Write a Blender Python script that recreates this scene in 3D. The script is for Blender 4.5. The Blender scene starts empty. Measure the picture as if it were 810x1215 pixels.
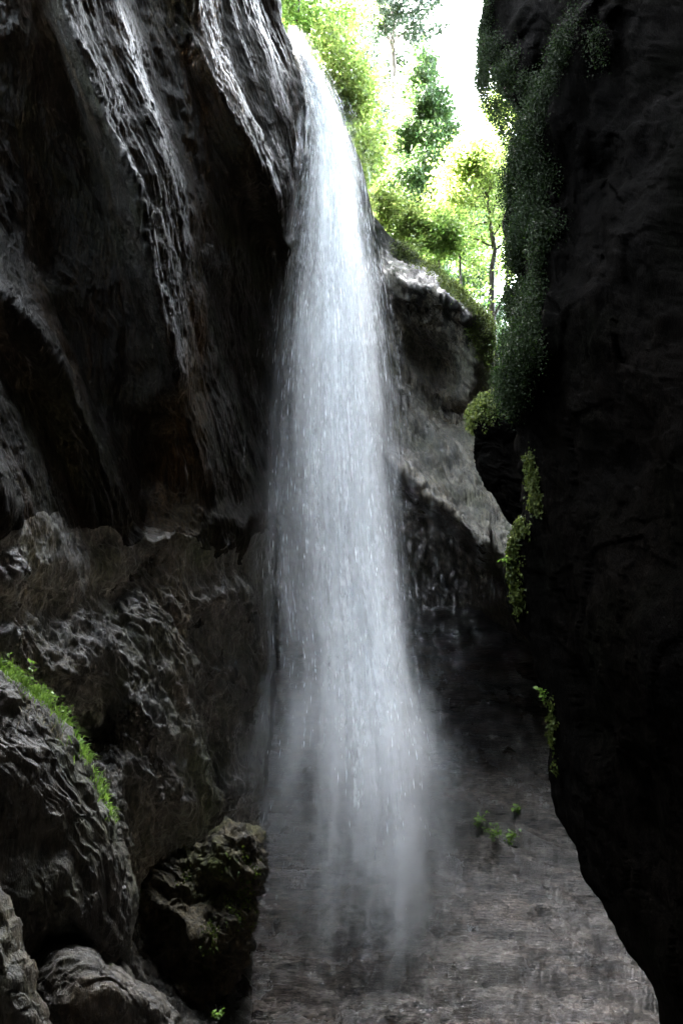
import bpy, math, random
import numpy as np
random.seed(7)
rng = np.random.default_rng(11)
sc = bpy.context.scene
COL = sc.collection

# ------------------------------------------------------------------ camera and guides
PITCH = math.radians(18.0); F = 877.0; CAM = np.array([0.0, 0.0, 1.7])
CP, SP = math.cos(PITCH), math.sin(PITCH)

def P(px, py, Y):
    """point seen at a pixel of the 810x1215 photograph, standing Y metres ahead"""
    px = np.asarray(px, float); py = np.asarray(py, float); Y = np.asarray(Y, float)
    a = (px - 405.0) / F; b = (607.5 - py) / F
    d = np.stack([a + 0 * b, CP - SP * b + 0 * a, SP + CP * b + 0 * a], -1)
    t = Y / d[..., 1]
    return CAM + d * t[..., None]

# ------------------------------------------------------------------ noise
_perm = np.random.default_rng(3).permutation(256)
_perm = np.concatenate([_perm, _perm, _perm])
_g = np.random.default_rng(5).normal(size=(256, 3)); _g /= np.linalg.norm(_g, axis=1)[:, None]
def perlin(p):
    i = np.floor(p).astype(np.int64); f = p - i
    u = f * f * f * (f * (f * 6 - 15) + 10)
    i &= 255
    out = 0
    for dx in (0, 1):
        wx = u[..., 0] if dx else 1 - u[..., 0]
        for dy in (0, 1):
            wy = u[..., 1] if dy else 1 - u[..., 1]
            for dz in (0, 1):
                wz = u[..., 2] if dz else 1 - u[..., 2]
                h = _perm[_perm[_perm[(i[..., 0] + dx) & 255] + ((i[..., 1] + dy) & 255)] + ((i[..., 2] + dz) & 255)]
                g = _g[h]
                out = out + wx * wy * wz * (g[..., 0] * (f[..., 0] - dx) + g[..., 1] * (f[..., 1] - dy) + g[..., 2] * (f[..., 2] - dz))
    return out * 1.6
def fbm(p, o=4, gain=.5):
    s = 0; a = 1
    for k in range(o):
        s = s + a * perlin(p + 17.3 * k); p = p * 2.03; a *= gain
    return s
def ridged(p, o=4, gain=.5):
    s = 0; a = 1
    for k in range(o):
        s = s + a * (0.6 - np.abs(perlin(p + 11.7 * k)) * 2); p = p * 2.05; a *= gain
    return s
def facet(p, tilt=.55, off=.35):
    """broken, tilted plates: every cell has its own sloping face"""
    i = np.floor(p).astype(np.int64); best = np.full(p.shape[:-1], 9e9); h = np.zeros(p.shape[:-1])
    for dx in (-1, 0, 1):
        for dy in (-1, 0, 1):
            for dz in (-1, 0, 1):
                j = i + np.array([dx, dy, dz]); k = j & 255
                q = _perm[_perm[_perm[k[..., 0]] + k[..., 1]] + k[..., 2]]
                g = _g[q]; r = p - (j + .5 + .42 * _g[(q + 77) & 255]); d = np.sum(r * r, -1); m = d < best
                best = np.where(m, d, best); h = np.where(m, tilt * np.sum(r * g, -1) + off * g[..., 0] * g[..., 2] * 2, h)
    return h
def stretch(p, d, s):
    d = np.asarray(d, float); d = d / np.linalg.norm(d)
    return p - (1 - 1 / s) * (p @ d)[..., None] * d

# ------------------------------------------------------------------ helpers
class Field:
    """smooth relief through guide curves (x, y, value): harmonic between them, so no overshoot"""
    def __init__(s, curves, box=(-640, 880, -740, 1540), soft=2):
        x0, x1, y0, y1 = box; pts = []
        for c in curves:
            c = np.array(c, float)
            for a, b in zip(c[:-1], c[1:]):
                n = max(2, int(np.hypot(*(b - a)[:2]) / 2)); t = np.linspace(0, 1, n)[:, None]; pts.append(a + (b - a) * t)
        pts = np.concatenate(pts); z = None
        for st in (40, 20, 10, 5):
            w, h = int((x1 - x0) / st) + 1, int((y1 - y0) / st) + 1
            ix = np.clip(((pts[:, 0] - x0) / st + .5).astype(int), 0, w - 1); iy = np.clip(((pts[:, 1] - y0) / st + .5).astype(int), 0, h - 1)
            S = np.zeros((h, w)); K = np.zeros((h, w)); np.add.at(S, (iy, ix), pts[:, 2]); np.add.at(K, (iy, ix), 1)
            m = K > 0; val = S / np.maximum(K, 1)
            if z is None: z = np.full((h, w), pts[:, 2].mean())
            else:
                yy = np.clip(np.arange(h) * st / ps, 0, z.shape[0] - 1.001); xx = np.clip(np.arange(w) * st / ps, 0, z.shape[1] - 1.001); z = s.samp(z, xx[None] + 0 * yy[:, None], yy[:, None] + 0 * xx[None])
            for k in range({40: 500, 20: 200, 10: 120, 5: 70}[st]):
                z = np.where(m, val, z); q = np.pad(z, 1, mode='edge'); z = (q[:-2, 1:-1] + q[2:, 1:-1] + q[1:-1, :-2] + q[1:-1, 2:]) / 4
            z = np.where(m, val, z); ps = st
        for k in range(soft):
            q = np.pad(z, 1, mode='edge'); z = (2 * z + q[:-2, 1:-1] + q[2:, 1:-1] + q[1:-1, :-2] + q[1:-1, 2:]) / 6
        s.z, s.x0, s.y0, s.st = z, x0, y0, 5.0
    @staticmethod
    def samp(z, x, y):
        i = np.floor(x).astype(int); j = np.floor(y).astype(int); f = x - i; g = y - j
        return (z[j, i] * (1 - f) + z[j, i + 1] * f) * (1 - g) + (z[j + 1, i] * (1 - f) + z[j + 1, i + 1] * f) * g
    def __call__(s, px, py):
        x = np.clip((px - s.x0) / s.st, 0, s.z.shape[1] - 1.001); y = np.clip((py - s.y0) / s.st, 0, s.z.shape[0] - 1.001)
        return s.samp(s.z, x, y)
def ip(tab, x):
    t = np.array(tab, float); return np.interp(x, t[:, 0], t[:, 1])
def axis(*segs):
    o = []
    for a, b, st in segs: o.append(np.arange(a, b, st))
    o.append([segs[-1][1]]); return np.concatenate(o)

def mesh_obj(name, V, Fc, mats, parent=None, attrs=None, smooth=True, mat_index=None):
    V = np.asarray(V, np.float32).reshape(-1, 3); Fc = np.asarray(Fc, np.int32)
    me = bpy.data.meshes.new(name); k = Fc.shape[1]
    me.vertices.add(len(V)); me.vertices.foreach_set('co', V.ravel())
    me.loops.add(Fc.size); me.loops.foreach_set('vertex_index', Fc.ravel())
    me.polygons.add(len(Fc)); me.polygons.foreach_set('loop_start', np.arange(0, Fc.size, k, dtype=np.int32))
    me.update(calc_edges=True)
    me.polygons.foreach_set('use_smooth', np.full(len(Fc), smooth))
    for n, a in (attrs or {}).items():
        at = me.attributes.new(n, 'FLOAT', 'POINT'); at.data.foreach_set('value', np.asarray(a, np.float32).ravel())
    me.validate()
    for m in (mats if isinstance(mats, (list, tuple)) else [mats]): me.materials.append(m)
    o = bpy.data.objects.new(name, me); COL.objects.link(o)
    if parent: o.parent = parent
    return o
def empty(name, loc=(0, 0, 0)):
    o = bpy.data.objects.new(name, None); o.location = loc; COL.objects.link(o); return o
def tag(o, label=None, cat=None, group=None, kind=None):
    if label: o['label'] = label
    if cat: o['category'] = cat
    if group: o['group'] = group
    if kind: o['kind'] = kind
    return o
def grid_faces(r, c, wrap=False):
    i = np.arange(r - 1)[:, None] * c + np.arange(c - 1)[None]
    f = np.stack([i, i + 1, i + c + 1, i + c], -1).reshape(-1, 4)
    if wrap:
        i = np.arange(r - 1) * c + c - 1
        f = np.concatenate([f, np.stack([i, i - c + 1, i + 1, i + c], -1)])
    return f
def grid_normals(G):
    du = np.gradient(G, axis=1); dv = np.gradient(G, axis=0)
    n = np.cross(du, dv); n /= np.linalg.norm(n, axis=-1, keepdims=True) + 1e-9
    s = np.sign(np.sum(n * (CAM - G), -1, keepdims=True)); s[s == 0] = 1
    return n * s
def blur(G, k=1):
    for _ in range(k):
        H = np.pad(G, ((1, 1), (1, 1), (0, 0)), mode='edge')
        G = (H[1:-1, 1:-1] * 2 + H[:-2, 1:-1] + H[2:, 1:-1] + H[1:-1, :-2] + H[1:-1, 2:]) / 6
    return G
def tube(pts, rad, sides=7):
    pts = np.array(pts, float); n = len(pts); t = np.gradient(pts, axis=0); t /= np.linalg.norm(t, axis=1)[:, None] + 1e-9
    ref = np.array([.31, .77, .2]); a = np.cross(t, ref); a /= np.linalg.norm(a, axis=1)[:, None] + 1e-9; b = np.cross(t, a)
    an = np.arange(sides) * 2 * math.pi / sides
    V = pts[:, None] + (a[:, None] * np.cos(an)[None, :, None] + b[:, None] * np.sin(an)[None, :, None]) * np.asarray(rad, float)[:, None, None]
    return V.reshape(-1, 3), grid_faces(n, sides, True)
class MB:
    def __init__(s): s.V = []; s.F = []; s.n = 0; s.A = {}
    def add(s, V, Fc, **at):
        s.V.append(V); s.F.append(np.asarray(Fc) + s.n); s.n += len(V)
        for k, v in at.items(): s.A.setdefault(k, []).append(np.broadcast_to(np.asarray(v, float), (len(V),)))
    def build(s, name, m, parent=None, smooth=True):
        return mesh_obj(name, np.concatenate(s.V), np.concatenate(s.F), m, parent, {k: np.concatenate(v) for k, v in s.A.items()}, smooth)

# ------------------------------------------------------------------ materials
def nodes(name):
    m = bpy.data.materials.new(name); m.use_nodes = True; nt = m.node_tree; nt.nodes.clear()
    out = nt.nodes.new('ShaderNodeOutputMaterial')
    return m, nt, out
def N(nt, t, **kw):
    n = nt.nodes.new(t)
    for k, v in kw.items():
        if k in n.inputs.keys(): n.inputs[k].default_value = v
        else: setattr(n, k, v)
    return n
def ramp(nt, stops):
    r = nt.nodes.new('ShaderNodeValToRGB'); e = r.color_ramp.elements
    while len(e) < len(stops): e.new(.5)
    for x, (p, c) in zip(e, stops):
        x.position = p; x.color = (*c, 1) if len(c) == 3 else c
    return r
def rock_mat(name, dark, mid, tan, green, rough=(.28, .75), rot=(0, 0, 0), scl=(1, 1, .3), bump=.5, tan_amt=.5, green_amt=.5, fine=1.0, bdist=.09, spec=.5):
    m, nt, out = nodes(name); L = nt.links.new
    tc = N(nt, 'ShaderNodeTexCoord'); mp = N(nt, 'ShaderNodeMapping'); mp.inputs['Rotation'].default_value = rot; mp.inputs['Scale'].default_value = scl
    L(tc.outputs['Object'], mp.inputs['Vector'])
    n1 = N(nt, 'ShaderNodeTexNoise', Scale=.9, Detail=9.0, Roughness=.62); L(tc.outputs['Object'], n1.inputs['Vector'])
    n2 = N(nt, 'ShaderNodeTexNoise', Scale=5.0 * fine, Detail=8.0, Roughness=.7); L(mp.outputs['Vector'], n2.inputs['Vector'])
    n3 = N(nt, 'ShaderNodeTexNoise', Scale=.55, Detail=6.0, Roughness=.6); n3.inputs['Distortion'].default_value = .6; L(mp.outputs['Vector'], n3.inputs['Vector'])
    n4 = N(nt, 'ShaderNodeTexNoise', Scale=26.0 * fine, Detail=5.0, Roughness=.7); L(mp.outputs['Vector'], n4.inputs['Vector'])
    r1 = ramp(nt, [(.36, dark), (.62, mid)]); L(n2.outputs['Fac'], r1.inputs['Fac'])
    rt = ramp(nt, [(.5, (0, 0, 0)), (.66, (tan_amt,) * 3)]); L(n3.outputs['Fac'], rt.inputs['Fac'])
    rg = ramp(nt, [(.5, (0, 0, 0)), (.68, (green_amt,) * 3)]); L(n1.outputs['Fac'], rg.inputs['Fac'])
    m1 = N(nt, 'ShaderNodeMixRGB'); m1.inputs['Color2'].default_value = (*tan, 1); L(rt.outputs['Color'], m1.inputs['Fac']); L(r1.outputs['Color'], m1.inputs['Color1'])
    m2 = N(nt, 'ShaderNodeMixRGB'); m2.inputs['Color2'].default_value = (*green, 1); L(rg.outputs['Color'], m2.inputs['Fac']); L(m1.outputs['Color'], m2.inputs['Color1'])
    m3 = N(nt, 'ShaderNodeMixRGB', blend_type='MULTIPLY'); m3.inputs['Fac'].default_value = .7
    r4 = ramp(nt, [(.4, (.15, .15, .15)), (.6, (1.8, 1.8, 1.8))]); L(n4.outputs['Fac'], r4.inputs['Fac']); L(m2.outputs['Color'], m3.inputs['Color1']); L(r4.outputs['Color'], m3.inputs['Color2'])
    rr = ramp(nt, [(.35, (rough[0],) * 3), (.65, (rough[1],) * 3)]); L(n1.outputs['Fac'], rr.inputs['Fac'])
    b1 = N(nt, 'ShaderNodeBump', Strength=bump * .5, Distance=bdist); L(n2.outputs['Fac'], b1.inputs['Height'])
    b2 = N(nt, 'ShaderNodeBump', Strength=bump, Distance=bdist * .4); L(n4.outputs['Fac'], b2.inputs['Height']); L(b1.outputs['Normal'], b2.inputs['Normal'])
    b3 = N(nt, 'ShaderNodeBump', Strength=bump, Distance=bdist * .17); n5 = N(nt, 'ShaderNodeTexNoise', Scale=85.0 * fine, Detail=3.0, Roughness=.7); L(mp.outputs['Vector'], n5.inputs['Vector']); L(n5.outputs['Fac'], b3.inputs['Height']); L(b2.outputs['Normal'], b3.inputs['Normal']); b2 = b3
    bs = N(nt, 'ShaderNodeBsdfPrincipled'); bs.inputs['Specular IOR Level'].default_value = spec; L(m3.outputs['Color'], bs.inputs['Base Color']); L(rr.outputs['Color'], bs.inputs['Roughness']); L(b2.outputs['Normal'], bs.inputs['Normal'])
    L(bs.outputs['BSDF'], out.inputs['Surface'])
    return m
def leaf_mat(name, c1, c2, trans=.5, rough=.45):
    m, nt, out = nodes(name); L = nt.links.new
    at = N(nt, 'ShaderNodeAttribute', attribute_name='tint')
    mx = N(nt, 'ShaderNodeMixRGB'); mx.inputs['Color1'].default_value = (*c1, 1); mx.inputs['Color2'].default_value = (*c2, 1); L(at.outputs['Fac'], mx.inputs['Fac'])
    bs = N(nt, 'ShaderNodeBsdfPrincipled', Roughness=rough); L(mx.outputs['Color'], bs.inputs['Base Color']); bs.inputs['Specular IOR Level'].default_value = .3
    tr = N(nt, 'ShaderNodeBsdfTranslucent'); L(mx.outputs['Color'], tr.inputs['Color'])
    ms = N(nt, 'ShaderNodeMixShader'); ms.inputs[0].default_value = trans; L(bs.outputs[0], ms.inputs[1]); L(tr.outputs[0], ms.inputs[2]); L(ms.outputs[0], out.inputs['Surface'])
    return m
def bark_mat(name, c1, c2, scale=9):
    m, nt, out = nodes(name); L = nt.links.new
    tc = N(nt, 'ShaderNodeTexCoord'); mp = N(nt, 'ShaderNodeMapping'); mp.inputs['Scale'].default_value = (1, 1, .25); L(tc.outputs['Object'], mp.inputs['Vector'])
    n = N(nt, 'ShaderNodeTexNoise', Scale=scale, Detail=7.0, Roughness=.7); L(mp.outputs[0], n.inputs['Vector'])
    r = ramp(nt, [(.35, c1), (.65, c2)]); L(n.outputs['Fac'], r.inputs['Fac'])
    b = N(nt, 'ShaderNodeBump', Strength=.7, Distance=.05); L(n.outputs['Fac'], b.inputs['Height'])
    bs = N(nt, 'ShaderNodeBsdfPrincipled', Roughness=.85); L(r.outputs[0], bs.inputs['Base Color']); L(b.outputs[0], bs.inputs['Normal']); L(bs.outputs[0], out.inputs['Surface'])
    return m
def water_mat(name, amt=1.0):
    m, nt, out = nodes(name); L = nt.links.new
    at = N(nt, 'ShaderNodeAttribute', attribute_name='cover')
    tc = N(nt, 'ShaderNodeTexCoord'); mp = N(nt, 'ShaderNodeMapping'); mp.inputs['Scale'].default_value = (1, 1, .12); L(tc.outputs['Object'], mp.inputs['Vector'])
    n = N(nt, 'ShaderNodeTexNoise', Scale=22.0, Detail=4.0, Roughness=.65); L(mp.outputs[0], n.inputs['Vector'])
    r = ramp(nt, [(.36, (.4,) * 3), (.66, (1.4,) * 3)]); L(n.outputs['Fac'], r.inputs['Fac'])
    mu = N(nt, 'ShaderNodeMath', operation='MULTIPLY'); L(at.outputs['Fac'], mu.inputs[0]); L(r.outputs[0], mu.inputs[1])
    m2 = N(nt, 'ShaderNodeMath', operation='MULTIPLY', use_clamp=True); L(mu.outputs[0], m2.inputs[0]); m2.inputs[1].default_value = amt
    df = N(nt, 'ShaderNodeBsdfDiffuse'); df.inputs['Color'].default_value = (.965, .975, .985, 1)
    tl = N(nt, 'ShaderNodeBsdfTranslucent'); tl.inputs['Color'].default_value = (.965, .975, .985, 1)
    a = N(nt, 'ShaderNodeMixShader'); a.inputs[0].default_value = .5; L(df.outputs[0], a.inputs[1]); L(tl.outputs[0], a.inputs[2])
    tp = N(nt, 'ShaderNodeBsdfTransparent'); b = N(nt, 'ShaderNodeMixShader'); L(m2.outputs[0], b.inputs[0]); L(tp.outputs[0], b.inputs[1]); L(a.outputs[0], b.inputs[2])
    L(b.outputs[0], out.inputs['Surface'])
    return m

M_LEFT = rock_mat('brown fluted rock', (.0040, .0034, .0025), (.0115, .0090, .0060), (.036, .021, .009), (.010, .0115, .005), rough=(.4, .75), rot=(.12, .28, 0), scl=(1, 1, .1), bump=.9, tan_amt=.9, green_amt=.55, spec=.06)  # upper wall, darkened in colour to hold down the sky light
M_WET_LIT = rock_mat('grey wet rock lightened for weak light', (.013, .012, .0098), (.066, .058, .046), (.09, .066, .036), (.036, .042, .016), rough=(.18, .5), rot=(.1, .5, 0), scl=(1, 1, .3), bump=1.0, tan_amt=.5, green_amt=.6, spec=.45)  # lower wall: wet gloss, with colour lightened to make up for weak light
M_MID = rock_mat('wet pale rock', (.025, .0235, .019), (.115, .102, .076), (.13, .10, .058), (.05, .056, .024), rough=(.2, .55), rot=(0, -.6, 0), scl=(1, 1, .1), bump=.9, tan_amt=.7, green_amt=.5, spec=.3)
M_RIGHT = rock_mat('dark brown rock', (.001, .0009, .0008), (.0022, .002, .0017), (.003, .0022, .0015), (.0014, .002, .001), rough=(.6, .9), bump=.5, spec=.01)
M_BOULD = rock_mat('wet dark boulder rock', (.02, .018, .0145), (.075, .066, .053), (.10, .075, .042), (.04, .048, .018), rough=(.2, .5), rot=(.1, .35, 0), scl=(1, 1, .2), bump=.9, tan_amt=.5, green_amt=.6, spec=.4)
M_MOSSR = rock_mat('mossy brown rock', (.018, .0155, .0095), (.072, .057, .031), (.08, .057, .02), (.045, .058, .010), rough=(.5, .85), scl=(1, 1, .6), bump=.9, tan_amt=.6, green_amt=.85, spec=.3)
M_FLOOR = rock_mat('wet bedded floor rock', (.016, .013, .0108), (.09, .076, .064), (.10, .066, .045), (.036, .038, .027), rough=(.14, .42), rot=(0, .1, 0), scl=(.25, .6, 2.0), bump=1.0, tan_amt=.5, green_amt=.35, spec=.55)
M_RIM = rock_mat('mossy rim rock with painted shade', (.006, .006, .0045), (.02, .019, .013), (.02, .017, .009), (.014, .022, .004), rough=(.4, .8), scl=(1, 1, .4), bump=.9, green_amt=.9, spec=.2)  # mossy rock; canopy shade over the rim is put into its dark colour
M_HILL = rock_mat('forest soil', (.03, .035, .015), (.07, .09, .03), (.08, .07, .03), (.06, .1, .02), rough=(.7, .9), scl=(1, 1, 1), bump=.6)
M_MOSS = leaf_mat('dark moss', (.004, .012, .002), (.017, .04, .005), .3, .8)
M_MOSSB = leaf_mat('bright moss', (.03, .05, .009), (.10, .13, .022), .4, .7)
M_GRASS = leaf_mat('fresh green leaves', (.085, .17, .025), (.20, .32, .05), .5)
M_DRY = leaf_mat('dry stems', (.1, .085, .05), (.2, .17, .1), .2, .8)
M_BEECH = leaf_mat('spring beech leaves', (.06, .125, .022), (.155, .225, .05), .6)
M_BEECH2 = leaf_mat('pale spring leaves', (.09, .15, .03), (.20, .25, .065), .6)
M_NEEDLE = leaf_mat('pine needles', (.022, .037, .022), (.05, .07, .045), .35, .6)
M_FIR = leaf_mat('fir needles', (.025, .06, .02), (.075, .125, .035), .35, .6)
M_BARKP = bark_mat('pine bark', (.03, .02, .016), (.09, .066, .055))
M_BARKD = bark_mat('dark wet bark', (.02, .017, .013), (.07, .06, .045))
M_WATER = water_mat('white falling water')

def fw(f, px, py, k=1.0):
    q = np.stack([(px - .3 * py) * .02, py * .0035, 0 * px], -1)
    return f(px + k * 8 * fbm(q, 3), py + k * 14 * fbm(q * 1.3 + 40, 3))
# ------------------------------------------------------------------ cliffs
def cliff_grid(px, py, Y, back_cols=None, disp=None):
    G = P(px, py, Y)
    return G

def left_cliff():
    edge = [(-700, 470), (-300, 378), (-100, 326), (0, 329), (40, 338), (70, 345), (100, 356), (125, 363), (160, 363), (190, 359), (230, 352), (280, 346), (340, 340), (420, 334), (500, 328), (600, 324), (720, 323), (850, 321), (930, 312), (985, 305), (1030, 292), (1100, 285), (1300, 270), (1500, 260)]
    curves = [
        [(-600, -700, 4.2), (-600, -200, 3.9), (-600, 500, 3.6), (-600, 1500, 3.6)], [(-200, -700, 5.2), (100, -700, 6.6), (345, -700, 9.0)],
        [(-80, -350, 6.0), (120, -350, 7.2), (320, -350, 11.0)],
        [(-200, 0, 5.6), (-180, 250, 5.6), (-120, 430, 5.6)], [(5, -100, 7.1), (10, 0, 7.2), (30, 200, 7.8), (60, 330, 8.3)],
        [(70, -100, 6.9), (75, 0, 6.9), (100, 70, 7.0), (120, 130, 7.2), (160, 210, 7.4), (185, 330, 7.8), (205, 440, 8.2), (212, 470, 8.5)],
        [(40, 0, 7.7), (85, 130, 8.2), (125, 220, 8.5), (150, 340, 8.7), (182, 450, 8.9)],
        [(185, -100, 9.3), (190, 0, 9.3), (235, 190, 9.9), (243, 300, 10.1), (240, 400, 10.1), (225, 465, 9.6)],
        [(212, 0, 9.7), (258, 190, 10.4), (270, 300, 10.7)],
        [(215, -100, 9.1), (222, 40, 9.2), (262, 110, 9.5), (300, 170, 10.0), (330, 240, 10.8), (346, 300, 11.9)],
        [(255, 20, 10.2), (262, 60, 10.4), (290, 110, 10.9), (318, 180, 11.3)], [(300, 40, 11.3), (322, 95, 11.7), (342, 150, 12.0), (325, 140, 11.6)],
        [(329, -100, 12.6), (329, 0, 12.7), (345, 70, 12.9), (362, 130, 13.0), (358, 200, 13.0), (347, 280, 13.1)],
        [(290, 230, 11.2), (305, 270, 11.9), (320, 330, 12.5), (332, 400, 13.0)],
        [(280, 400, 11.1), (298, 520, 11.6), (316, 585, 12.0)], [(338, 360, 13.4), (329, 500, 13.2), (324, 620, 12.7), (323, 720, 12.4), (321, 850, 12.4), (305, 985, 12.2)],
        [(212, 482, 8.9), (228, 530, 9.0), (245, 590, 9.3)], [(262, 480, 10.3), (285, 550, 10.6), (300, 605, 10.9)], [(200, 520, 9.4), (215, 590, 9.5)],
        [(-60, 290, 6.2), (40, 400, 6.8), (75, 450, 7.1), (100, 490, 7.3), (130, 560, 7.7), (148, 620, 8.1)],
        [(70, 370, 8.2), (112, 450, 8.5), (140, 500, 8.8), (165, 570, 9.0), (172, 618, 9.0)],
        [(-20, 400, 6.8), (40, 480, 7.4), (70, 540, 7.8), (100, 600, 8.1), (112, 650, 8.2)],
        [(-20, 450, 6.2), (0, 490, 6.4), (50, 590, 7.0), (95, 672, 7.6)], [(-60, 560, 5.3), (0, 600, 5.8), (40, 670, 6.5), (0, 690, 5.9)],
        [(112, 692, 8.1), (160, 648, 8.3), (200, 640, 8.65), (240, 630, 9.1), (290, 618, 10.15), (322, 608, 11.5)],
        [(122, 708, 8.4), (165, 668, 8.65), (205, 660, 8.95), (245, 652, 9.4), (295, 640, 10.5)],
        [(60, 720, 7.3), (120, 745, 7.8), (180, 720, 8.5), (240, 720, 9.1), (300, 700, 10.3)], [(0, 750, 6.2), (80, 765, 7.0), (150, 780, 7.8), (220, 800, 8.7), (290, 800, 10.2)],
        [(40, 785, 6.6), (85, 790, 6.8), (102, 820, 7.3)], [(112, 852, 8.2), (95, 862, 8.1), (80, 842, 7.9)],
        [(150, 828, 7.6), (185, 850, 7.8), (207, 872, 8.2)], [(150, 900, 7.5), (130, 960, 7.2), (170, 1020, 7.7)], [(200, 960, 8.3), (195, 900, 8.0)],
        [(240, 900, 9.2), (260, 960, 9.2), (290, 920, 10.6)], [(300, 985, 11.6), (262, 1015, 10.2), (220, 1035, 9.4)],
        [(-100, 900, 5.0), (-100, 1200, 4.6)], [(200, 1100, 8.8), (260, 1100, 9.6)], [(0, 1320, 5.2), (150, 1320, 6.6), (260, 1320, 7.6)], [(-100, 1500, 4.5), (260, 1500, 6.8)],
    ]
    f = Field(curves)
    py = axis((-700, -60, 20), (-60, 1240, 1.5), (1240, 1500, 20)); ex = ip(edge, py)
    base = axis((-600, -20, 16), (-20, 300, 2.0)) ; tail = np.arange(1, 41) / 40.0
    px = np.concatenate([np.repeat(base[None], len(py), 0), 300 + (ex[:, None] - 300) * tail[None]], 1)
    # rows whose edge lies left of 300 stay monotone by rescaling
    PX = px.copy()
    for i in np.where(ex < 312)[0]:
        PX[i] = -600 + (px[i] + 600) * (ex[i] + 600) / (px[i, -1] + 600)
    PY = np.repeat(py[:, None], PX.shape[1], 1)
    G = P(PX, PY, f(PX, PY)); G = blur(G, 1); k0 = int(np.searchsorted(base, -20)); nc = 430     # even spacing along the relief of the seen part
    NX = np.zeros((len(py), nc))
    for i in range(len(py)):
        x = PX[i, k0:]; L = np.r_[0, np.cumsum(np.linalg.norm(np.diff(G[i, k0:], axis=0), axis=1))]; L = .62 * L / L[-1] + .38 * (x - x[0]) / (x[-1] - x[0])
        NX[i] = np.interp(np.linspace(0, 1, nc), L, x)
    for k in range(4): NX[1:-1] = (NX[:-2] + NX[2:] + 2 * NX[1:-1]) / 4
    PX = np.concatenate([PX[:, :k0], NX], 1); PY = np.repeat(py[:, None], PX.shape[1], 1); ex = NX[:, -1]
    G = P(PX, PY, fw(f, PX, PY)); G = blur(G, 1)
    d = P(215, 430, 8.2) - P(110, 110, 7.2)
    n = grid_normals(blur(G, 2))
    low = np.clip((PY - 600) / 120, 0, 1)
    s1 = stretch(G, d, 5.0)
    wv = .25 * np.stack([fbm(G * 1.1 + 3, 3), fbm(G * 1.1 + 31, 3), fbm(G * 1.1 + 57, 3)], -1)
    s1 = stretch(G + wv, d, 5.0); s8 = stretch(G + .5 * wv, d, 9.0); s2 = stretch(G + wv, (.55, .35, -.8), 2.6)
    up = 1 - low
    s12 = stretch(G + .35 * wv, d, 13.0); s5 = stretch(G + .6 * wv, (.55, .35, -.8), 5)
    vein = .4 + .9 * np.clip(fbm(s1 * .9 + 21, 2) + .3, 0, 1)
    D = .14 * fbm(s1 * .7, 3) + up * vein * (.038 * ridged(s12 * 2.4, 3, .55) + .026 * ridged(s12 * 7, 2)) + .02 * facet(s1 * 2.2)
    D += low * (.12 * fbm(s2 * 1.1, 3) + .06 * ridged(s5 * 2.6 + 9, 3, .6) + .05 * facet(s2 * 2.4) + .03 * facet(s2 * 7)) + .008 * facet(s2 * 13)
    sp = stretch(G + .3 * wv, (.45, .3, -.85), 2.2)
    D += (.35 + .65 * low) * (.030 * ridged(sp * 6, 3, .6) + .022 * facet(sp * 11)) + .5 * up * .02 * ridged(s12 * 14, 2)
    inner = np.clip((ex[:, None] - PX) / 12, .25, 1)
    G = G + n * (D * inner)[..., None]
    # the rock turns away behind its edge and has a body
    last = G[:, -1]; bk = []
    for dx, dy in ((.05, .12), (.02, .35), (-.2, .9), (-1.0, 2.2), (-3, 5), (-8, 10)):
        q = last + np.array([dx, dy, 0]); q = q + .12 * np.stack([fbm(q * 1.3, 3)] * 3, -1) * np.array([1, .4, .4]); bk.append(q)
    first = G[:, 0]; fr = []
    for dx, dy in ((-8, 9), (-7, 3), (-2.2, -.2), (-.8, -.1)):
        fr.append(first + np.array([dx, dy, 0]))
    A = np.concatenate([np.stack(fr, 1), G, np.stack(bk, 1)], 1)
    A = np.concatenate([[A[0] + np.array([.6, .3, h]) * np.array([h / 20, 1, 1]) for h in (24.0, 15.0, 8.0, 3.0)], A], 0)  # unseen upper rows, added to keep sky light off the right cliff
    o = mesh_obj('left_cliff', A, grid_faces(*A.shape[:2]), [M_LEFT, M_WET_LIT]); mi = np.zeros((A.shape[0] - 1, A.shape[1] - 1), np.int32)
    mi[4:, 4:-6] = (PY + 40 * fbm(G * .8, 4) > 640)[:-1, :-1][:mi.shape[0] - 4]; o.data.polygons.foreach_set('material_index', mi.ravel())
    tag(o, kind='structure')
    return G, PX, PY

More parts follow.
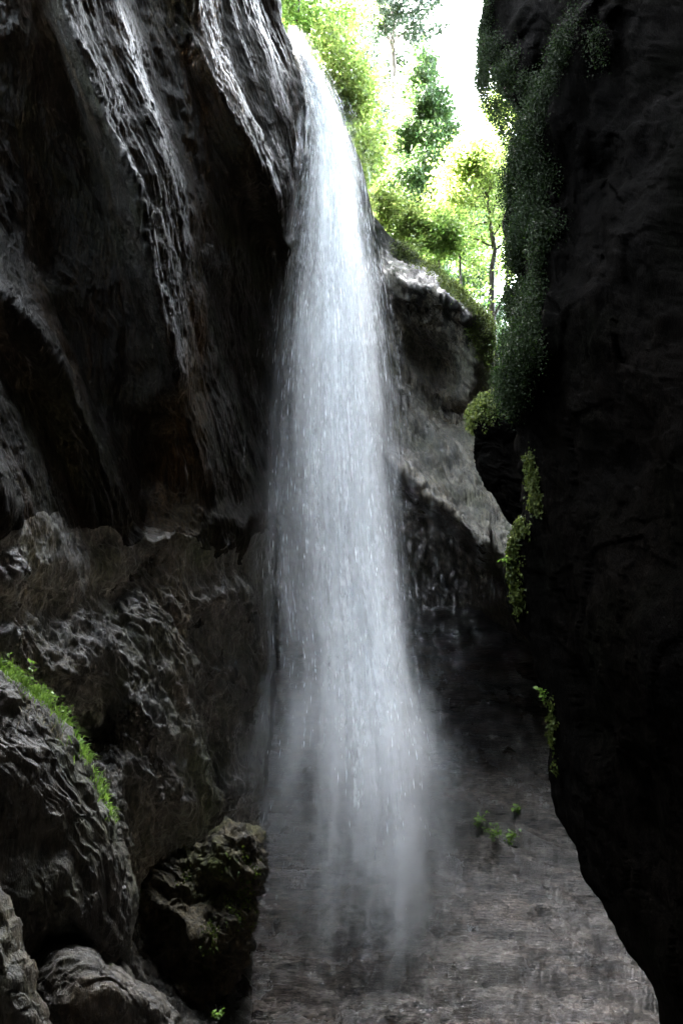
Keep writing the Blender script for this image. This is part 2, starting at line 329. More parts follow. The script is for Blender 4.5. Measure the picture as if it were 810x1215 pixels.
def central_cliff():
    top = [(200, 40), (340, 44), (365, 62), (385, 95), (410, 150), (430, 198), (436, 225), (442, 255), (460, 278), (480, 292), (515, 315), (548, 348), (575, 374), (582, 392), (586, 455), (592, 478), (640, 474), (860, 470)]
    curves = [
        [(200, 40, 15.2), (340, 48, 14.0), (365, 65, 14.2), (385, 100, 14.2), (430, 200, 14.0), (442, 255, 13.9)], [(200, 200, 15.2), (300, 300, 14.8), (350, 300, 14.5)], [(200, 600, 15.2), (300, 600, 15.1), (320, 850, 14.8), (200, 1000, 14.6)],
        [(380, 200, 14.3), (400, 350, 14.0), (440, 400, 13.6)],
        [(460, 282, 13.9), (480, 296, 13.8), (515, 318, 13.7), (548, 350, 13.6), (578, 385, 13.6)], [(455, 310, 13.5), (475, 325, 12.8), (505, 335, 12.5), (540, 352, 12.4), (560, 380, 12.5)],
        [(470, 365, 13.5), (500, 400, 13.7), (535, 445, 14.0)], [(478, 345, 13.1), (520, 375, 13.1), (550, 405, 13.1)], [(480, 410, 13.9), (505, 440, 14.1)],
        [(455, 395, 13.3), (480, 425, 13.5), (505, 460, 13.8), (535, 494, 14.0), (550, 495, 14.0)],
        [(573, 395, 12.9), (562, 440, 13.0), (553, 482, 13.1)], [(582, 420, 13.8), (584, 470, 13.8), (572, 470, 13.6)],
        [(425, 460, 13.2), (440, 500, 12.7), (455, 540, 12.3), (475, 565, 12.1), (520, 600, 11.9), (560, 635, 11.8), (600, 668, 11.7), (660, 710, 11.6)],
        [(465, 470, 13.0), (500, 500, 13.1), (540, 550, 12.9), (580, 600, 12.6)], [(555, 510, 13.5), (600, 560, 13.2), (660, 620, 12.9)],
        [(440, 545, 14.0), (452, 565, 14.0), (475, 588, 14.3), (520, 622, 14.5), (560, 656, 14.5), (600, 690, 14.5), (660, 732, 14.5)],
        [(500, 700, 15.1), (600, 760, 15.1), (640, 830, 14.5)], [(450, 800, 15.1), (560, 840, 14.8)], [(400, 600, 14.8), (400, 700, 15.0)], [(350, 950, 14.9), (480, 950, 14.8), (600, 900, 14.4), (700, 900, 14.2)], [(200, 1100, 14.6), (500, 1100, 14.6), (860, 1100, 14.0)], [(860, 480, 13.6), (860, 700, 12.6)],
    ]
    f0 = Field(curves, (180, 880, 0, 1120)); f = lambda a, b: fw(f0, a, b, .6)
    px = axis((200, 330, 5), (330, 660, 2.0), (660, 860, 8)); tp = ip(top, px)
    s = np.concatenate([np.linspace(0, .7, 330), np.linspace(.7, 1, 60)[1:]])
    PX = np.repeat(px[None], len(s), 0); PY = tp[None] + (1080 - tp)[None] * s[:, None]
    G = P(PX, PY, f(PX, PY)); G = blur(G, 2)
    n = grid_normals(blur(G, 2)); d = P(600, 655, 12) - P(470, 440, 13.4)
    s1 = stretch(G, d, 5.0)
    low = np.clip((PY - (560 + (PX - 460) * .75)) / 30, 0, 1)
    wv = .25 * np.stack([fbm(G * 1.1 + 3, 3), fbm(G * 1.1 + 31, 3), fbm(G * 1.1 + 57, 3)], -1)
    s1 = stretch(G + .6 * wv, d, 7.0); s3 = stretch(G + wv, (.1, 0, 1), 2)
    s12 = stretch(G + .3 * wv, d, 12.0)
    D = (.07 * ridged(s12 * 1.8, 3, .55) + .035 * ridged(s12 * 6 + 4, 2, .6)) * (1 - .85 * low) + .10 * fbm(G * .8, 3) + .02 * facet(s3 * 2) + .03 * ridged(stretch(G + .2 * wv, (0, .1, 1), 5) * 3, 3, .6) * (.3 + .7 * low) + .012 * facet(s3 * 12) + .022 * ridged(s3 * 8, 3, .6) * (1 + .6 * low)
    D *= np.clip(.35 + s[:, None] * 20, 0, 1)
    G = G + n * D[..., None]
    first = G[0]; bk = []
    for k, (dy, dz) in enumerate(((12, 1.0), (6, .3), (3, .4), (1.4, .45), (.6, .25), (.2, .1))):
        q = first + np.array([0, dy, dz]); q[:, 2] += .25 * fbm(q * .9, 3) * min(1, dy); bk.append(q)
    A = np.concatenate([np.stack(bk, 0), G], 0)
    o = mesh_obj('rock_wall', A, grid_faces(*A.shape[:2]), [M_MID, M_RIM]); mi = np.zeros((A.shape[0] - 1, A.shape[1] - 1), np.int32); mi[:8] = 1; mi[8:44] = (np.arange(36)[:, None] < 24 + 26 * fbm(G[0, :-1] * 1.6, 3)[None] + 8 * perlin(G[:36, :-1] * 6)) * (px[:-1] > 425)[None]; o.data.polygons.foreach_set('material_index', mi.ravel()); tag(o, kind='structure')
    return G, PX, PY

def right_cliff():
    edge = [(-700, 690), (-300, 618), (-100, 584), (0, 575), (20, 568), (45, 569), (65, 580), (85, 595), (105, 618), (125, 627), (150, 629), (180, 617), (200, 609), (225, 605), (260, 597), (285, 600), (310, 614), (340, 609), (370, 609), (400, 615), (425, 603), (440, 596), (470, 604), (500, 616), (560, 623), (600, 624), (620, 617), (650, 604), (680, 603), (700, 608), (720, 613), (745, 622), (770, 634), (800, 645), (830, 654), (880, 655), (920, 657), (945, 662), (990, 678), (1030, 700), (1070, 725), (1100, 742), (1140, 762), (1180, 780), (1215, 787), (1300, 805), (1500, 850)]
    py = axis((-700, -40, 16), (-40, 1240, 2.2), (1240, 1500, 16)); ex = ip(edge, py)
    ex = ex + 2.5 * fbm(np.stack([py * .06, py * 0 + 3.3, py * 0], -1), 3)
    u = np.concatenate([np.linspace(0, .2, 70), np.linspace(.2, 1, 60)[1:]])
    PX = ex[:, None] + (1500 - ex)[:, None] * u[None]; PY = np.repeat(py[:, None], len(u), 1)
    curves = [[(560, -700, 5.6), (575, 0, 6.6), (610, 260, 6.9), (610, 500, 6.9), (605, 680, 6.9), (650, 850, 6.9), (720, 1080, 6.6), (800, 1300, 6.2), (840, 1500, 6)],
              [(690, -100, 5.4), (692, 40, 5.4), (650, 190, 5.9), (650, 330, 5.8), (625, 460, 6.1)], [(720, 200, 5.7), (720, 400, 5.5), (720, 640, 5.5), (720, 900, 5.8)],
              [(650, 40, 6.0), (640, 120, 6.5)], [(610, 50, 6.1), (640, 260, 6.2)],
              [(640, 560, 6.4), (660, 700, 6.2)], [(860, -100, 4.5), (850, 300, 4.4), (860, 700, 4.5), (900, 1200, 4.6)], [(1500, -700, 2.0), (1500, 200, 1.9), (1500, 900, 1.9), (1500, 1500, 1.9)], [(1000, -700, 3.2), (700, -700, 4.2)]]
    f = Field(curves, (480, 1520, -740, 1540), 3)
    G = P(PX, PY, f(PX, PY)); G = blur(G, 2); n = grid_normals(blur(G, 2))
    s3 = stretch(G, (0, .2, 1), 1.6)
    D = .18 * fbm(s3 * .9, 4) + .05 * facet(s3 * 1.6) + .03 * facet(s3 * 5)
    D += .02 * facet(s3 * 11)
    D *= np.clip((PX - ex[:, None]) / 30, .3, 1)
    G = G + n * D[..., None]
    first = G[:, 0]; bk = []
    for Yb, dx, dy in ((20, 0, 0), (15, 0, 0), (12, 0, 0), (9.6, 0, 0), (7.9, 0, 0), (0, .12, .4), (0, -.02, .12)):
        q = first + np.array([dx, dy, 0])
        if Yb: q[:, 0] = np.maximum(.36 * Yb + .06 * (Yb - 6), q[:, 0]); q[:, 1] = Yb
        q = q + 0; q = q + .1 * fbm(q * 1.3, 3)[:, None] * np.array([1, .4, .3]); bk.append(q)
    last = G[:, -1]; fr = [last + np.array([.8, -1.2, 0]), last + np.array([3, -2, 0]), last + np.array([8, 3, 0])]
    A = np.concatenate([np.stack(bk, 1), G, np.stack(fr, 1)], 1)
    A = np.concatenate([[A[0] + np.array([-1.2, .5, h]) * np.array([h / 20, 1, 1]) for h in (22.0, 14.0, 7.0, 3.0)], A], 0)  # unseen upper rows, added to shade the upper part of the left wall
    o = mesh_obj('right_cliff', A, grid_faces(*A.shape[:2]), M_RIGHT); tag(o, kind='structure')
    return G, PX, PY

def rear_shade_arch():
    # unseen rock arch, added behind and above the viewpoint to block sky light
    th = np.linspace(-.15, math.pi + .15, 50); ys = np.linspace(3.8, -16, 30)
    T, Yy = np.meshgrid(th, ys); k = np.clip((-Yy - 10) / 6, 0, 1); sh = np.sqrt(1 - .97 * k ** 2)  # narrow mouth left open at the back to let in fill light
    X = -np.cos(T) * 7.5 * sh; Z = -1 + np.sin(T) * (34 + 1.2 * (Yy - 5)) * sh
    G = np.stack([X, Yy, Z], -1); G += .7 * fbm(G * .35, 4)[..., None] * np.stack([np.cos(T), 0 * T, np.sin(T)], -1)
    o = mesh_obj('rear_shade_arch', G, grid_faces(*G.shape[:2]), M_RIGHT); tag(o, kind='structure')

LG, LX, LY = left_cliff(); CG, CX, CY = central_cliff(); RG, RX, RY = right_cliff(); rear_shade_arch()

# ------------------------------------------------------------------ ground
def gz(x, y):
    t = np.clip((y - 8.4) / 6, 0, 1.4)
    z = -1.05 + 3.3 * (t ** 2 / (t + .12)) * 1.1 + .10 * (x - 1.5) * np.clip((y - 7) / 6, 0, 1)
    z = z + 1.3 * np.clip((y - 12.9) / 1.7, 0, 1.3) ** 2
    z = z - .25 * np.clip(x - 2.6, 0, 9) ** 1.3 * np.clip((y - 6) / 2, 0, 1)
    return z
def ground():
    xs = axis((-9, -2.6, .3), (-2.6, 4.2, .02), (4.2, 10, .3)); ys = axis((-15, 5, .35), (5, 15.2, .02), (15.2, 16.5, .3))
    X, Yy = np.meshgrid(xs, ys); z = gz(X, Yy); p = np.stack([X, Yy, z], -1)
    near = np.clip((Yy - 3) / 2, 0, 1)
    # bedding: the slope breaks into treads and risers that follow gently warped beds
    def beds(z, h, wv, ph, mix):
        b = (z + wv) / h + ph; f = b % 1.0; g = np.where(f < .8, f * .12, .096 + (f - .8) * 4.52)
        return z + mix * (g - f) * h
    w1 = .30 * fbm(p * np.array([.35, .5, .5]) + 3, 3) + .10 * X + .03 * (X - 1) ** 2; w2 = .05 * fbm(p * np.array([1.2, 2.4, 2]), 3)
    brk = np.clip(.6 + 1.1 * fbm(p * np.array([.8, 1.4, 1]) + 9, 2), 0, 1)
    z = z + near * .12 * fbm(p * np.array([.7, .9, .9]) + 7, 4)
    z = beds(z, .32, w1, 0, 1.0 * near * (.55 + .45 * brk)); z = beds(z, .12, .6 * w1 + w2, .3, .95 * near); z = beds(z, .05, .5 * w1 + 1.5 * w2, .7, .6 * near)
    def seam(h, ph, wv, wd, dp):
        f = ((z + wv) / h + ph) % 1.0; f2 = np.minimum(np.abs(f - .9), 1 - np.abs(f - .9)); return dp * np.exp(-(f2 / wd) ** 2)
    z = z - near * brk * seam(.34, .0, w1, .07, .10) - near * (1.2 - brk) * seam(.21, .4, .8 * w1 + 1.5 * w2, .06, .05)
    z = z + near * (.04 * facet(p * np.array([1.4, 3, 2])) + .018 * facet(p * np.array([5, 8, 6])) + .018 * facet(p * np.array([13, 18, 14])) + .02 * ridged(p * np.array([4, 9, 6]), 3, .6))
    A = np.stack([X, Yy, z], -1)
    o = mesh_obj('ground', A, grid_faces(*A.shape[:2]), M_FLOOR); tag(o, kind='structure')
    return A
GA = ground()

# ------------------------------------------------------------------ solid rocks from an outline with their own thickness
def blob(name, outline, Yc, hf, hb, mat, parts=None, bumps=(), tilt=(0, 0), nz=(.12, .06), sd=(0, 0, -1), st=2.0, res=(110, 70), sharp=.5, bot=None):
    o = np.array(outline, float); c = o.mean(0); an = np.arctan2(o[:, 1] - c[1], o[:, 0] - c[0]); r = np.hypot(*(o - c).T)
    k = np.argsort(an); an, r = an[k], r[k]; th = np.linspace(0, 2 * math.pi, res[0] * 2, endpoint=False)
    R = np.interp(np.where(th > math.pi, th - 2 * math.pi, th), np.r_[an - 2 * math.pi, an, an + 2 * math.pi], np.r_[r, r, r])
    ph = np.linspace(.0004, math.pi - .0004, res[1] * 2)
    TH, PH = np.meshgrid(th, ph); RR = R[None] * np.sin(PH) ** .75
    px = c[0] + RR * np.cos(TH); py = c[1] + RR * np.sin(TH); ca = np.cos(PH)
    Y = Yc - np.where(ca > 0, hf * np.abs(ca) ** sharp, -hb * np.abs(ca) ** sharp) + tilt[0] * (px - c[0]) / 100 + tilt[1] * (py - c[1]) / 100
    for bx, by, br, ba in bumps: Y = Y - np.where(ca > 0, 1, 0) * ba * np.exp(-((px - bx) ** 2 + (py - by) ** 2) / br ** 2)
    G = P(px, py, Y); n = np.cross(np.gradient(G, axis=1), np.gradient(G, axis=0)); n /= np.linalg.norm(n, axis=-1, keepdims=True) + 1e-9
    cen = P(c[0], c[1], Yc); s = np.sign(np.sum(n * (G - cen), -1, keepdims=True)); n = n * s
    s1 = stretch(G, sd, st); wv = .15 * np.stack([fbm(G * 2 + 3, 3), fbm(G * 2 + 31, 3), fbm(G * 2 + 57, 3)], -1); s1 = stretch(G + wv, sd, st)
    D = nz[0] * fbm(s1 * 1.6, 4) + nz[1] * (.6 * ridged(stretch(G + .5 * wv, sd, 2 * st) * 4, 3, .6) + .5 * facet(s1 * 2.6) + .4 * facet(s1 * 7) + .25 * facet(s1 * 17))
    D = D * np.clip(np.sin(PH) * 4, 0, 1)
    G = G + n * D[..., None]
    ob = mesh_obj(name, G, grid_faces(*G.shape[:2], True), mat)
    return ob, G, px, py, PH
bould, BG, BX, BY, BPH = blob('boulder', [(-200, 740), (-60, 770), (0, 802), (40, 832), (70, 862), (95, 905), (118, 950), (138, 1000), (150, 1040), (156, 1085), (152, 1130), (130, 1150), (95, 1110), (60, 1130), (25, 1165), (-60, 1190), (-200, 1100)], 6.1, .6, 1.2, M_BOULD, sd=(.5, .3, -.8), st=3.0, nz=(.07, .06), tilt=(.3, 0), res=(260, 150))
tag(bould, 'big wet dark boulder with a grassy fringe along its sloping top', 'boulder')
outc, OG, OX, OY, OPH = blob('rock_outcrop', [(150, 1030), (190, 1018), (235, 1005), (280, 982), (303, 992), (303, 1030), (290, 1065), (280, 1110), (280, 1140), (262, 1165), (240, 1190), (215, 1215), (185, 1215), (160, 1180), (152, 1130), (160, 1080)], 8.6, .45, 1.3, M_MOSSR, sd=(.8, .2, -.5), st=1.5, nz=(.16, .12), bumps=[(235, 1110, 30, .25), (200, 1080, 22, .15)], res=(200, 110))
tag(outc, 'craggy brown mossy rock outcrop at the foot of the cliff beside the fall', 'rock')
slab, SG, SX, SY, _ = blob('rock_slab', [(20, 1190), (30, 1150), (55, 1125), (90, 1125), (125, 1145), (160, 1170), (190, 1185), (208, 1215), (225, 1290), (20, 1300)], 5.9, .55, .9, M_BOULD, sd=(1, .3, -.3), st=2, nz=(.08, .05), bumps=[(110, 1190, 40, .15)], res=(170, 90))
tag(slab, 'low grey wet slab with small green plants along its top', 'rock')
near, _, _, _, _ = blob('rock', [(-120, 1050), (-10, 1055), (8, 1090), (18, 1130), (35, 1180), (50, 1215), (60, 1300), (-120, 1320)], 4.4, .35, .6, M_BOULD, sd=(.3, .2, -.9), st=3, nz=(.06, .06), res=(150, 80))
tag(near, 'shiny wet black rock in front of the low grey slab', 'rock')
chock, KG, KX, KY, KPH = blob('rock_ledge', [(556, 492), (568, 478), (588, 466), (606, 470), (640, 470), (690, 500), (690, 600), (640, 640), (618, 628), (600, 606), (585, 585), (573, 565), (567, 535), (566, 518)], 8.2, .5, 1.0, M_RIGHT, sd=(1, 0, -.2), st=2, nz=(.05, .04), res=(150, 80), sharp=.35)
tag(chock, 'black jutting rock ledge with a brown moss cap, against the bright rock', 'rock')

# ------------------------------------------------------------------ leaves, moss, grass
def rand_dirs(n): 
    v = rng.normal(size=(n, 3)); return v / np.linalg.norm(v, axis=1)[:, None]
def leaves(mb, C, size, up=.6, aspect=.55, droop=0.0, jit=.35):
    """one folded leaf (two quads) per centre"""
    n = len(C)
    if n == 0: return
    nn = rand_dirs(n) + np.array([0, 0, up]); nn /= np.linalg.norm(nn, axis=1)[:, None]
    a = np.cross(nn, rand_dirs(n)); a[:, 2] -= droop; a /= np.linalg.norm(a, axis=1)[:, None] + 1e-9
    b = np.cross(nn, a); b /= np.linalg.norm(b, axis=1)[:, None] + 1e-9
    s = size * (1 + jit * rng.uniform(-1, 1, n))[:, None]
    w = s * aspect * .5; l = s
    v = np.stack([C, C + a * l * .45 + b * w + nn * w * .25, C + a * l, C + a * l * .45 - b * w + nn * w * .25], 1)
    i = np.arange(n)[:, None] * 4
    mb.add(v.reshape(-1, 3), i + np.array([[0, 1, 2, 3]]), tint=np.repeat(rng.uniform(0, 1, n), 4))
def pick(G, PXa, PYa, w, n):
    w = np.clip(w, 0, None).ravel(); idx = rng.choice(len(w), n, p=w / w.sum()); return G.reshape(-1, 3)[idx] , idx
def seg_dist(px, py, line):
    d = np.full(px.shape, 1e9)
    for (x0, y0), (x1, y1) in zip(line[:-1], line[1:]):
        vx, vy = x1 - x0, y1 - y0; t = np.clip(((px - x0) * vx + (py - y0) * vy) / (vx * vx + vy * vy + 1e-9), 0, 1)
        d = np.minimum(d, np.hypot(px - x0 - t * vx, py - y0 - t * vy))
    return d
def add_moss(C, mat, size, spread, per, label, hang=.5):
    mb = MB(); n = len(C) * per; q = np.repeat(C, per, 0) + rng.normal(size=(n, 3)) * spread * np.array([1, 1, 1.6]) - np.array([0, 0, 1]) * np.abs(rng.normal(size=(n, 1))) * spread * hang
    leaves(mb, q, size, up=.3, aspect=.7, droop=.9); tag(mb.build('moss', mat), label, 'moss', kind='stuff')
def moss_mat_on(name, G, px, py, w, nt, mat, size, spread, per=14, label=None, out=.05, hang=.5):
    C, idx = pick(G, px, py, w, nt); mb = MB()
    nrm = grid_normals(G).reshape(-1, 3)[idx]
    C = C + nrm * out * rng.uniform(.1, 1, nt)[:, None]
    q = np.repeat(C, per, 0) + rng.normal(size=(nt * per, 3)) * spread * np.array([1, 1, 1.6]) - np.array([0, 0, 1]) * np.abs(rng.normal(size=(nt * per, 1))) * spread * hang
    leaves(mb, q, size, up=.3, aspect=.7, droop=.9)
    o = mb.build(name, mat); tag(o, label, 'moss', kind='stuff'); return o
gw = np.ones_like(RX); cell = np.linalg.norm(np.gradient(RG, axis=0), axis=-1) * np.linalg.norm(np.gradient(RG, axis=1), axis=-1)
line1 = [(700, 20), (690, 70), (650, 150), (640, 200), (640, 260), (645, 330), (635, 400), (620, 450)]
e_up = [(578, 90), (600, 100), (627, 150), (605, 230), (597, 270), (612, 320), (608, 370), (600, 440), (606, 480)]
w = np.exp(-(seg_dist(RX, RY, line1) / 12) ** 2) + .9 * np.exp(-(seg_dist(RX, RY, e_up[2:]) / 16) ** 2) + .8 * np.exp(-(seg_dist(RX, RY, [(578, -30), (573, 40), (598, 88), (628, 125)]) / 12) ** 2)
w *= (RY > -60) * (RY < 500) * np.clip(-.02 + fbm(RG * 2.2, 3) * 1.3, 0, 1) * cell
moss_mat_on('moss', RG, RX, RY, w, 1700, M_MOSS, .02, .05, 85, 'thick dark green moss hanging down the upper edge of the black cliff', out=.14, hang=.9)
w = np.exp(-(seg_dist(RX, RY, [(617, 622), (604, 650), (604, 685), (612, 715)]) / 7) ** 2) + .5 * np.exp(-(seg_dist(RX, RY, [(632, 545), (636, 570), (640, 600)]) / 5) ** 2) + .3 * np.exp(-(seg_dist(RX, RY, [(653, 830), (655, 880), (657, 915)]) / 4) ** 2)
moss_mat_on('moss', RG, RX, RY, w * cell, 420, M_MOSSB, .032, .018, 12, 'small bright moss cushions on the lower edge of the black cliff', out=.03, hang=1.0)
kc = np.exp(-(seg_dist(KX, KY, [(560, 490), (580, 478), (606, 472)]) / 13) ** 2) * (KPH < 2.2) * (KY < 512)
moss_mat_on('moss', KG, KX, KY, kc, 900, M_MOSSB, .035, .022, 10, 'yellow brown moss cap on top of the jutting rock ledge', out=.03)
row = np.where((RY[:, 0] > -60) & (RY[:, 0] < 130))[0]; k = rng.choice(row, 900); C = RG[k, 0] + np.stack([rng.uniform(-.02, .1, 900), rng.uniform(-.1, .9, 900), rng.normal(size=900) * .02], 1); C[:, 0] += .12 * np.clip(C[:, 1] - RG[k, 0, 1], 0, 1)
add_moss(C, M_MOSS, .02, .04, 60, 'dark hairy moss on the overhanging nose at the top of the black cliff')
# rim moss and litter on the wall top
cc = np.linalg.norm(np.gradient(CG, axis=0), axis=-1) * np.linalg.norm(np.gradient(CG, axis=1), axis=-1)
w = np.exp(-(seg_dist(CX, CY, [(470, 287), (515, 316), (548, 349), (576, 376), (583, 395)]) / 9) ** 2) + .5 * np.exp(-(seg_dist(CX, CY, [(548, 385), (566, 400), (574, 430)]) / 5) ** 2)
moss_mat_on('moss', CG, CX, CY, w * cc * np.clip(.4 + fbm(CG * 1.5, 3), 0, 1), 620, M_MOSSB, .035, .045, 40, 'bright moss and low growth along the rim of the wet rock wall', out=.06)
# moss specks on outcrop
w = np.clip(fbm(OG * 1.8 + 4, 3) - .1, 0, 1) * (OPH < 1.5) * (OY > 1010)
moss_mat_on('moss', OG, OX, OY, w, 200, M_MOSSB, .03, .02, 8, 'green moss specks scattered over the craggy brown outcrop', out=.01, hang=.2)

def blade(mb, base, tip, w, bend):
    base = np.array(base); tip = np.array(tip); m = (base + tip) / 2 + bend; ax = tip - base
    s = np.cross(ax, rand_dirs(1)[0]); s = s / (np.linalg.norm(s) + 1e-9) * w
    V = np.array([base - s, base + s, m + s * .8, m - s * .8, tip + s * .05, tip - s * .05]); mb.add(V, [[0, 1, 2, 3], [3, 2, 4, 5]], tint=random.random())
edge_line = [(-20, 782), (0, 793), (45, 824), (78, 855), (102, 898), (124, 945), (136, 978)]
def along(t):
    e = np.array(edge_line, float); s = np.r_[0, np.cumsum(np.hypot(*np.diff(e, axis=0).T))]; s /= s[-1]
    return np.interp(t, s, e[:, 0]), np.interp(t, s, e[:, 1])
g = MB()
for k in range(4200):
    t = random.random() ** 1.6
    if perlin(np.array([t * 14, .3, .7])) < -.15 and random.random() < .8: continue
    x, y = along(t); dep = random.gauss(0, 1)
    b = P(x + random.uniform(-14, 4), y + random.uniform(-2, 22) * (1.2 - t), 5.95 + .3 * (x + 20) / 100 + dep * .16)
    L = random.uniform(.05, .19) * (1.15 - .7 * t)
    v = np.array([random.uniform(-.5, .9), random.uniform(-.6, .5), random.uniform(.3, 1.1)]); v = v / np.linalg.norm(v) * L
    blade(g, b, b + v - np.array([0, 0, L * .25]), random.uniform(.002, .005), np.array([0, 0, L * .25]))
tag(g.build('grass', M_GRASS), 'bright green grass fringe along the top of the big boulder', 'grass', kind='stuff')
g = MB()
for k in range(700):
    t = random.random(); x, y = along(t * .55)
    b = P(x + random.uniform(-40, 2), y + random.uniform(8, 22), 5.7 + .3 * (x + 20) / 100 + random.gauss(0, .12))
    L = random.uniform(.06, .2); v = np.array([random.uniform(-.3, .4), random.uniform(-.6, 0), random.uniform(-1, -.2)]); v = v / np.linalg.norm(v) * L
    blade(g, b, b + v, .002, np.array([0, -.03, .03]))
tag(g.build('dry_grass', M_DRY), 'withered stems and roots hanging below the green fringe of the boulder', 'dry grass', kind='stuff')

def herb(name, base, h, nst, nl, size, mat, label, group=None, lean=(0, 0)):
    """a small leafy plant: stems and leaflets; origin at its base"""
    root = empty(name, tuple(base)); ms = MB(); ml = MB()
    for k in range(nst):
        d = np.array([random.uniform(-.6, .6) + lean[0], random.uniform(-.5, .4) + lean[1], 1.0]) * h * random.uniform(.6, 1)
        pts = [np.zeros(3), d * .5 + np.array([0, 0, h * .08]), d]
        V, Fc = tube(pts, [.0025, .002, .001], 5); ms.add(V, Fc)
        tt = rng.uniform(.35, 1.05, nl)[:, None]; leaves(ml, d * tt + rng.normal(size=(nl, 3)) * h * .12, size, up=1.2, aspect=.6)
    ms.build('stem', M_GRASS, root); ml.build('foliage', mat, root); tag(root, label, 'plant', group)
    return root
ferns = []
for k, t in enumerate((.03, .10, .17, .24, .31, .38, .46)):
    x, y = along(t); herb('fern', P(x - 3, y + 2, 6.0 + .3 * (x + 20) / 100 + random.uniform(-.15, .1)), .11, 6, 16, .03, M_GRASS, 'small bright green fern in the fringe along the top of the big boulder', 'ferns on the big boulder', (.3, -.1))
for k, t in enumerate((.6, .68, .76, .84, .92)):
    x, y = along(t); herb('creeping_plant', P(x - 1, y + 2, 6.05 + .3 * (x + 20) / 100), .06, 4, 8, .025, M_GRASS, 'tiny leafy plant trailing down the lower edge of the big boulder', 'trailing plants on the big boulder', (.5, -.2))
herb('seedling', P(38, 800, 6.0), .13, 1, 8, .05, M_GRASS, 'lone seedling with a star of bright leaves rising above the grass fringe', None, (.05, 0))
for x, y in ((95, 1128), (112, 1138), (128, 1148), (143, 1158), (155, 1168)):
    herb('herb', P(x, y + 5, 5.85 + (x - 110) * .003), .05, 5, 8, .022, M_GRASS, 'tiny green herb along the top of the low grey slab', 'herbs on the low slab', (0, -.3))
def ground_hit(px, py):
    ys = np.linspace(5.5, 15, 500); q = P(np.full(500, px), np.full(500, py), ys); 
    gx = GA[0, :, 0]; gy = GA[:, 0, 1]; h = GA[np.clip(np.searchsorted(gy, q[:, 1]), 0, len(gy) - 1), np.clip(np.searchsorted(gx, q[:, 0]), 0, len(gx) - 1), 2]
    return q[np.argmax(q[:, 2] < h)]
for (x, y, s, lab) in ((566, 984, 1.0, 'upper left of the green herbs growing on the wet rock slope'), (584, 1000, 1.3, 'middle and largest of the green herbs growing on the wet rock slope'), (604, 1002, .9, 'rightmost of the green herbs growing on the wet rock slope'), (612, 965, .5, 'tiny green herb highest on the wet rock slope beside the black cliff')):
    b = ground_hit(x, y); herb('rock_herb', b + np.array([0, 0, .01]), .2 * s, 9, 5, .06, M_GRASS, lab, 'herbs on the rock slope', (0, -.5))
herb('sprig', P(655, 832, 6.85), .11, 5, 9, .045, M_GRASS, 'bright leafy sprig poking out of the lower edge of the black cliff', None, (-1.0, 0))
herb('sprig', P(606, 672, 6.85), .09, 5, 10, .035, M_GRASS, 'yellow green sprig in the moss below the jutting rock ledge', None, (-.7, 0))
herb('herb', P(258, 1210, 7.2), .08, 5, 9, .03, M_GRASS, 'small green tuft at the foot of the craggy brown outcrop', None)

# ------------------------------------------------------------------ waterfall
CEN = [(40, 348), (60, 355), (100, 374), (150, 391), (200, 399), (300, 407), (400, 415), (500, 421), (600, 428), (700, 438), (800, 452), (900, 463), (1000, 471), (1100, 470), (1250, 466)]
LFT = [(40, 340), (60, 346), (100, 358), (150, 366), (200, 362), (300, 348), (400, 337), (500, 328), (600, 324), (700, 325), (800, 330), (900, 338), (1000, 345), (1100, 346), (1250, 335)]
RGT = [(40, 362), (60, 372), (100, 395), (150, 414), (200, 426), (300, 440), (400, 452), (500, 463), (600, 470), (700, 479), (800, 489), (900, 500), (1000, 508), (1100, 518), (1250, 535)]
YD = [(40, 13.3), (120, 13.0), (300, 12.1), (600, 11.0), (900, 10.1), (1250, 9.5)]
def strands(name, root, n, u_fn, py_fn, len_fn, w_fn, a_fn, dY, S=5, blades=2, mat=None, dy=0, end=(960, 1215)):
    u = u_fn(n); p0 = py_fn(n); L = len_fn(n, p0); w = w_fn(n, p0); a = a_fn(n, p0, u); dd = rng.normal(size=n) * dY
    t = np.linspace(0, 1, S + 1)[None]; py = p0[:, None] + L[:, None] * t
    c = ip(CEN, py); l = ip(LFT, py); r = ip(RGT, py); U = u[:, None] * (1 + .7 * np.clip((py - 780) / 350, 0, 1))
    px = np.where(U < 0, c + U * (c - l), c + U * (r - c)); Y = ip(YD, py) + dy + dd[:, None] * np.clip((py - 20) / 250, .25, 1)
    C = P(px, py, Y)
    prof = np.sin(np.pi * np.clip(t * .96 + .02, 0, 1)) ** .7 * np.clip((rng.uniform(*end, n)[:, None] - py) / 320, 0, 1)
    ang0 = rng.uniform(0, math.pi, n); V = []; A = []
    for b in range(blades):
        an = ang0 + math.pi * b / blades; o = np.stack([np.cos(an), np.sin(an), 0 * an], -1)[:, None] * (w[:, None] * np.clip(.4 + prof, 0, 1))[..., None]
        V.append(np.stack([C - o, C, C + o], 2)); z = 0 * prof; A.append(np.stack([z, prof * a[:, None], z], 2))
    V = np.stack(V, 1); A = np.stack(A, 1)      # n, blades, S+1, 3, (3)
    base = (np.arange(n * blades) * (S + 1) * 3)[:, None, None, None]
    i = (np.arange(S)[:, None] * 3 + np.arange(2)[None]); q = np.stack([i, i + 1, i + 4, i + 3], -1)[None] + base
    return mesh_obj(name, V.reshape(-1, 3), q.reshape(-1, 4), mat or M_WATER, root, {'cover': A.ravel()})
fall = empty('waterfall', tuple(P(420, 1180, 10.8))); fall_inv = -np.array(fall.location)
tag(fall, 'tall white waterfall plunging from the rim between the cliffs', 'waterfall')
U = rng.uniform
def fade(p): return np.ones_like(p)
parts = []
